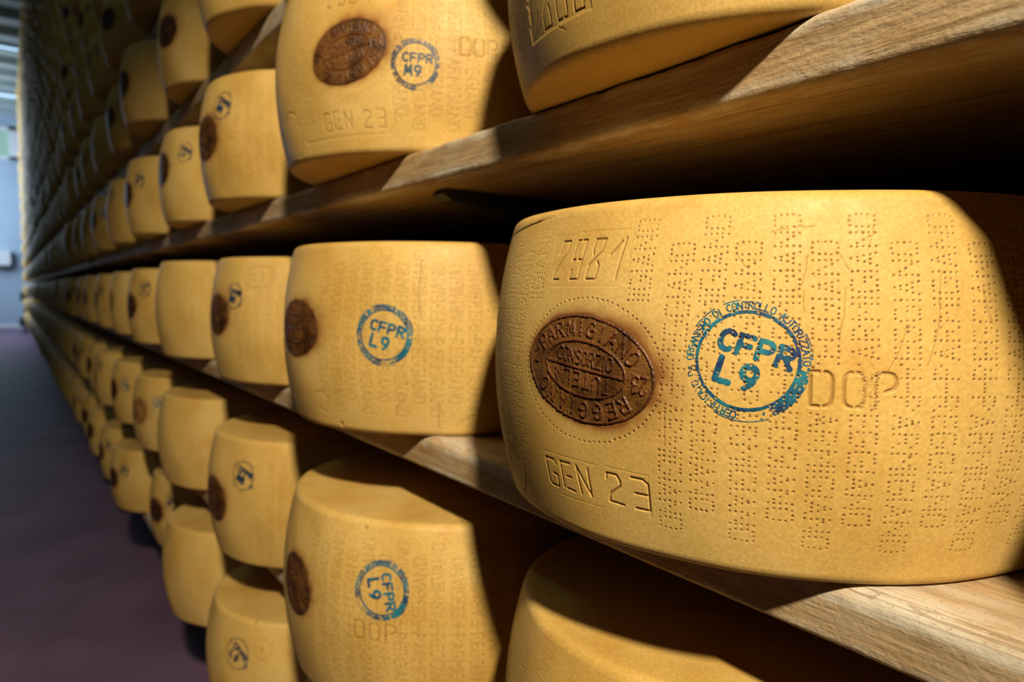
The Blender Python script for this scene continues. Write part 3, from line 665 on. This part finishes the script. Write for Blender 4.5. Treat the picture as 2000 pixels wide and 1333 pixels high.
# ------------------------------------------------------------------ the many other wheels
def px_of(P):
    d = Vector(P); dep = d.dot(_fw)
    if dep < .05: return None
    return 1000 + FOC * d.dot(_r2) / dep, 666.5 - FOC * d.dot(_u2) / dep, dep
ORD = ['zeroth', 'first', 'second', 'third', 'fourth', 'fifth', 'sixth', 'seventh', 'eighth', 'ninth', 'tenth', 'eleventh', 'twelfth', 'thirteenth', 'fourteenth', 'fifteenth', 'sixteenth', 'seventeenth', 'eighteenth', 'nineteenth', 'twentieth']
TENS = {2: 'twenty', 3: 'thirty', 4: 'forty'}
def ordn(n): return ORD[n] if n <= 20 else TENS[n // 10] + ('-' + ORD[n % 10] if n % 10 else '')
K_LO, K_HI = -2, 14
def shelf_z(k): return {1: ZB['A'], 0: ZB['B'], -1: ZB['C'], -2: ZB['D']}.get(k, ZB['B'] + STEP * k)
def row_phrase(k):
    if k == 0: return 'middle shelf'
    return ('%s shelf %s the middle one' % (ordn(abs(k)), 'above' if k > 0 else 'below'))
cols_y = {-1: -.16, 0: .36, 1: .875, 2: 1.37, 3: 1.88}
for i in range(4, 41): cols_y[i] = cols_y[3] + .5045 * (i - 3)
jr = np.random.default_rng(21)
todo = []
for k in range(K_LO, K_HI + 1):
    row = {1: 'A', 0: 'B', -1: 'C', -2: 'D'}.get(k)
    for i, y in cols_y.items():
        jx, jy, ja = jr.normal() * .007, jr.normal() * .012, jr.normal() * 10
        if row and (row, i) in W: continue
        x, yy, z = X0 + jx, y + jy, shelf_z(k)
        if (k, i) == (1, -1): x, yy = .515, -.088
        if (k, i) == (-2, 4): x += .045
        ok = False
        for dx, dy, dz in ((-.22, 0, .11), (-.15, -.15, .2), (-.15, -.15, .02), (0, -.22, .11), (-.2, .05, .0), (-.2, .05, .22)):
            p = px_of((x + dx, yy + dy, z + dz))
            if p and -25 < p[0] < 2025 and -25 < p[1] < 1358: ok = True
        near = i <= 1 and -2 <= k <= 2
        if ok or near: todo.append((math.sqrt(x * x + yy * yy + (z + .11) ** 2), k, i, x, yy, z, ja))
todo.sort()
N_IND = 300 - len(W)
ind, rest = todo[:N_IND], todo[N_IND:]
# three kinds of plain wheel with their marks, shared by the copies
VAR = []
for q, (oc, oz, sc_, sz, rot, code, ink) in enumerate(((184, .118, 205, .158, -20, 'M9', M_NAVY), (190, .122, 214, .150, -60, 'L9', M_TEAL), (180, .112, 203, .166, 10, 'L9', M_NAVY))):
    sh = Shape(.2258, .203, .220, seed=q * 3 + 1)
    r_ = rind_mesh('rind', sh, D2R(140), D2R(262), .0042, lambda F: scorch(F, D2R(oc) * .22, oz, .050, .038, 0, .8, q)); r_.materials.append(M_RIND)
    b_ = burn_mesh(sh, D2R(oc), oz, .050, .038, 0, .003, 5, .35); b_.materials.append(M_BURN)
    s_ = stamp_mesh(sh, D2R(sc_), sz, .029, rot, .0013, 9, code); s_.materials.append(ink)
    VAR.append((r_, b_, s_))
FAR = []
for q in range(2):
    me = rind_mesh('cheese_wheel', Shape(.2258, .203, .220, seed=q), None, None, .018, coarse=40); me.materials.append(M_RIND); FAR.append(me)
for n, (d, k, i, x, y, z, ja) in enumerate(ind):
    grp = 'cheese wheels on the ' + row_phrase(k)
    if i < 0: lab = 'cheese wheel beyond the right picture edge on the %s' % row_phrase(k)
    else: lab = '%s cheese wheel from the camera on the %s' % (ordn(i + 1), row_phrase(k))
    z += .0006
    if d < 5.2:
        r_, b_, s_ = VAR[n % 3]
        t = tag(empty('cheese_wheel', (x, y, z), D2R(ja * .7)), 'yellow ' + lab, 'cheese wheel', grp)
        obj('rind', r_, None, t)
        if n % 5 != 3: obj('burned_oval', b_, None, t)
        if n % 4 != 2: obj('ink_stamp', s_, None, t)
    else:
        tag(obj('cheese_wheel', FAR[n % 2], None, None, (x, y, z), D2R(ja * 3)), 'dim distant ' + lab, 'cheese wheel', grp)
if rest:
    sh = Shape(.2258, .203, .220, 3); na, zz = 26, np.array([0, .006, .03, .07, .113, .156, .196, .22, .2258])
    A, Z = np.meshgrid(np.linspace(0, 2 * np.pi, na, endpoint=False), zz); P0 = surf(sh, A, Z).reshape(-1, 3); nq = grid_quads(len(zz), na, True)
    P0 = np.concatenate([P0, [[0, 0, 0], [0, 0, .2258]]]); c0_, c1_ = len(P0) - 2, len(P0) - 1
    e0 = np.arange(na); t0 = np.stack([np.roll(e0, -1), e0, np.full(na, c0_)], -1); e1 = e0 + (len(zz) - 1) * na; t1 = np.stack([e1, np.roll(e1, -1), np.full(na, c1_)], -1); tt = np.concatenate([t0, t1])
    V = np.concatenate([P0 + [x, y, z] for _, _, _, x, y, z, _ in rest])
    Qs = np.concatenate([nq + len(P0) * j for j in range(len(rest))]); Ts = np.concatenate([tt + len(P0) * j for j in range(len(rest))])
    tag(obj('distant_cheese_wheels', mesh_np('distant_cheese_wheels', V, Qs, Ts), M_RIND), 'dark mass of far cheese wheels filling the end of the tall rack', 'cheese wheels', 'cheese wheels at the far end of the rack', 'stuff')

# ------------------------------------------------------------------ shelf boards
XF, XB, TH = .3829, .7115, .0385
def board_mesh(k, near):
    rt, rb = {0: (.0105, .0045), 1: (.0060, .0075)}.get(k, (.006, .005))
    n = 8 if near else 3
    pts = [(XB, 0, 0), (XB, -TH, 0)]; edge = [0, 0]
    if near:
        for x in np.linspace(XB, XF + rb, 24)[1:-1]: pts.append((x, -TH, 0)); edge.append(0)
    for a in np.linspace(-90, -180, n): pts.append((XF + rb + rb * math.cos(D2R(a)), -TH + rb + rb * math.sin(D2R(a)), 1)); edge.append(1)
    if near:
        for z in np.linspace(-TH + rb, -rt, 7)[1:-1]: pts.append((XF, z, 1)); edge.append(.12)
    for a in np.linspace(180, 90, n): pts.append((XF + rt + rt * math.cos(D2R(a)), -rt + rt * math.sin(D2R(a)), 1)); edge.append(1)
    if near:
        for x in np.linspace(XF + rt, XB, 20)[1:-1]: pts.append((x, 0, 0)); edge.append(.55 if x < XF + .06 else 0)
    pts = np.array(pts); edge = np.array(edge)
    ys = np.unique(np.concatenate([np.arange(-.9, 1.9, .0045), np.arange(1.9, 4, .05), np.linspace(4, RACK_END, 40)])) if near else np.unique(np.concatenate([np.arange(-.9, 4, .25), np.linspace(4, RACK_END, 20)]))
    m = len(pts)
    Xg = np.repeat(pts[None, :, 0], len(ys), 0); Zg = np.repeat(pts[None, :, 1], len(ys), 0); Yg = np.repeat(ys[:, None], m, 1)
    if near:
        f = pts[None, :, 2] * edge[None] * np.ones_like(Yg)
        a = vnoise(Yg * 42 + 100, np.arange(m)[None] * .12 + 0 * Yg, 31 + k) - .45; b = vnoise(Yg * 160 + 300, np.arange(m)[None] * .25 + 0 * Yg, 37 + k) - .5; c = vnoise(Yg * 9 + 50, 0 * Yg + 3, 33 + k) - .5
        top_ = (pts[None, :, 1] > -TH / 2); amp = np.where(top_, 1., .45 if k == 1 else .10)
        dd = f * amp * (.0014 * a + .0006 * b + .0016 * c) + .00015 * pts[None, :, 2] * b
        up = np.sign(pts[None, :, 1] + TH / 2)
        Xg = Xg + np.maximum(dd, -.0008); Zg = Zg - up * np.maximum(dd, -.0008) * (edge[None] > .9)
    if k == 1: bow = sstep(.36, .06, Yg); Xg = Xg - .016 * bow * pts[None, :, 2]; Zg = Zg - .0035 * bow * (pts[None, :, 1] < -TH / 2)
    V = np.stack([Xg, Yg, Zg], -1).reshape(-1, 3)
    Q = grid_quads(len(ys), m, True)
    N = len(V); V = np.concatenate([V, [[(XF + XB) / 2, ys[0], -TH / 2], [(XF + XB) / 2, ys[-1], -TH / 2]]])
    j = np.arange(m); T = np.concatenate([np.stack([np.roll(j, -1), j, np.full(m, N)], -1), np.stack([(len(ys) - 1) * m + j, (len(ys) - 1) * m + np.roll(j, -1), np.full(m, N + 1)], -1)])
    me = mesh_np('shelf_board', V, Q, T, {'edge': np.concatenate([np.repeat(edge[None], len(ys), 0).ravel(), [0, 0]])})
    return me
plain_board = None
for k in range(K_LO, K_HI + 1):
    near = k in (0, 1)
    if near: me = board_mesh(k, True)
    else:
        if plain_board is None: plain_board = board_mesh(9, False)
        me = plain_board
    lab = {0: 'long pine shelf board carrying the large 2981 wheel', 1: 'long worn pine shelf board just above the 2981 wheel', -1: 'pine shelf board under the wheels below the 2981 wheel', -2: 'lowest pine shelf board of the rack, nearest the floor'}.get(k, 'pine shelf board, %s one above the 2981 wheel' % ordn(k))
    o = tag(obj('shelf_board', me, M_WOOD, None, (0, 0, shelf_z(k) - .0005)), lab, 'shelf', 'wooden shelf boards of the cheese rack')
    o.data.update()

# steel frames that carry the boards
for j, y in enumerate((.715, 2.735, 4.755)):
    t = tag(empty('rack_frame', (.80, y, FLOOR_Z)), ['dark steel rack frame behind the wheel with the M9 stamp', 'dark steel rack frame deeper behind the small stamped wheels', 'dark steel rack frame far along the shelves'][j], 'rack frame', 'steel frames of the cheese rack')
    MB().box(-.025, .025, -.02, .02, 0, 5.95).build('upright', M_STEEL, t, bevel=.003)
    for k in range(K_LO, K_HI + 1):
        zz = shelf_z(k) - TH - FLOOR_Z - .0015
        m = MB(); x0 = -.385
        b0 = 0
        # tapered arm with a rounded tip
        prof = [(x0, -.006), (x0 + .012, -.013), (-.10, -.030), (-.025, -.034), (-.025, 0), (x0 + .004, 0)]
        for s in (-.014, .014):
            for px, pz in prof: m.v.append((px, s, zz + pz))
        n = len(prof); m.q += [[i, (i + 1) % n, n + (i + 1) % n, n + i] for i in range(n)]
        m.q += [[0, 5, 4, 1], [1, 4, 3, 2], [6, 7, 10, 11], [7, 8, 9, 10]]
        m.build('arm', M_STEEL, t)

# ------------------------------------------------------------------ the room
XL, XR, YB = -2.5, 1.45, -3.2
def struct(name, m, o=None): return tag(o, kind='structure')
def slab(name, box, m): return tag(MB().box(*box).build(name, m), kind='structure')
slab('floor', (XL, XR, YB, WALL_Y, FLOOR_Z - .1, FLOOR_Z), M_FLOOR)
slab('wall_left', (XL - .15, XL, YB, WALL_Y, FLOOR_Z, CEIL_Z), M_WALL)
slab('wall_right', (XR, XR + .15, YB, WALL_Y, FLOOR_Z, CEIL_Z), M_UNLIT)
slab('wall_back', (XL, XR, YB - .15, YB, FLOOR_Z, CEIL_Z), M_DIM)
slab('wall_end', (XL, XR, WALL_Y, WALL_Y + .15, FLOOR_Z, CEIL_Z), M_WALL)
slab('ceiling', (XL, XR, YB, WALL_Y, CEIL_Z, CEIL_Z + .15), M_CEIL)
slab('baseboard_end', (XL, XR, WALL_Y - .02, WALL_Y, FLOOR_Z, FLOOR_Z + .12), M_WHITE)
tm = MB()
for y in np.arange(13.6, WALL_Y, 1.05): tm.box(XL, XR, y, y + .22, CEIL_Z - .16, CEIL_Z)
tag(tm.build('trim_1', M_CEIL), kind='structure')
# thin tube lights across the far aisle, one unseen wide fill light added over the near aisle
for j, y in enumerate((17.45, 21.7)):
    t = tag(empty('tube_light', (-.92, y, CEIL_Z - .17)), ['upper thin tube light under the ceiling at the left edge', 'lower thin tube light under the ceiling, nearer the end wall'][j], 'ceiling light', 'tube lights across the aisle')
    MB().box(-1.3, 1.3, -.03, .03, -.02, .0).build('housing', M_WHITE, t)
    m = MB(); nn = 10
    for x in (-1.28, 1.28):
        for q in range(nn): m.v.append((x, .014 * math.cos(2 * math.pi * q / nn), -.034 + .014 * math.sin(2 * math.pi * q / nn)))
    m.q += [[q, (q + 1) % nn, nn + (q + 1) % nn, nn + q] for q in range(nn)]
    m.build('tube', M_TUBE, t)
t = tag(empty('fill_light', (-1.25, 3.0, CEIL_Z)), 'added wide fill light over the aisle beside the near end of the rack', 'ceiling light')
MB().box(-.34, .34, -1.25, 1.25, -.09, 0).build('housing', M_WHITE, t)
MB().box(-.30, .30, -1.2, 1.2, -.10, -.09).build('diffuser', M_FILL, t)
# window in the end wall (its right part shows at the left edge) and an unseen one added on the left wall to light the far end
def window(name, x0, x1, z0, z1, axis, pos, pane, w=.09):
    f = MB()
    def bx(m, a0, a1, c0, c1, d0, d1):
        if axis == 'y': m.box(a0, a1, pos - d1, pos - d0, c0, c1)
        else: m.box(pos + d0, pos + d1, a0, a1, c0, c1)
    mid = (x0 + x1) / 2
    for a in ((x0, x0 + w, z0, z1), (x1 - w, x1, z0, z1), (x0, x1, z0, z0 + .09), (x0, x1, z1 - .09, z1), (mid - .04, mid + .04, z0, z1)): bx(f, *a, 0, .06)
    o = tag(f.build(name, M_WHITE), kind='structure')
    p = MB(); bx(p, x0 + w, x1 - w, z0 + .09, z1 - .09, .012, .02); p.build('pane', pane, o)
window('window_1', -1.5, .40, 3.66, 4.58, 'y', WALL_Y, M_GREENPANE, .26)
window('fill_window', 17.5, 24.2, .6, 4.2, 'x', XL, M_FILL_PANE)
# pale wall cabinet and the dark post at the rack end
t = tag(empty('wall_heater', (-.32, WALL_Y, .63)), 'white wall heater hanging on the far blue wall at the left edge', 'heater')
MB().box(-.75, .42, -.24, 0, 0, .42).build('casing', M_WHITE, t, bevel=.02); MB().box(-.70, .37, -.22, 0, -.09, 0).build('shadow_strip', M_STEEL, t)  # dark box under the casing stands in for the shadow beneath it
M_BLUE = plain('dark_blue_paint', (.02, .03, .06), .5, 8, .2)
t = tag(empty('end_post', (.345, RACK_END + .4, FLOOR_Z)), 'dark blue guard post at the far end of the rack, by the floor', 'guard post')
MB().box(-.03, .03, -.04, .04, .02, 1.0).build('post', M_BLUE, t, bevel=.01); MB().box(-.12, .10, -.10, .10, 0, .02).build('foot_plate', M_BLUE, t)
MB().box(-.10, .08, -.08, .08, .82, 1.06).build('upper_guard', M_BLUE, t, bevel=.03); MB().box(-.13, .08, -.08, .08, .17, .42).build('lower_guard', M_BLUE, t, bevel=.03)
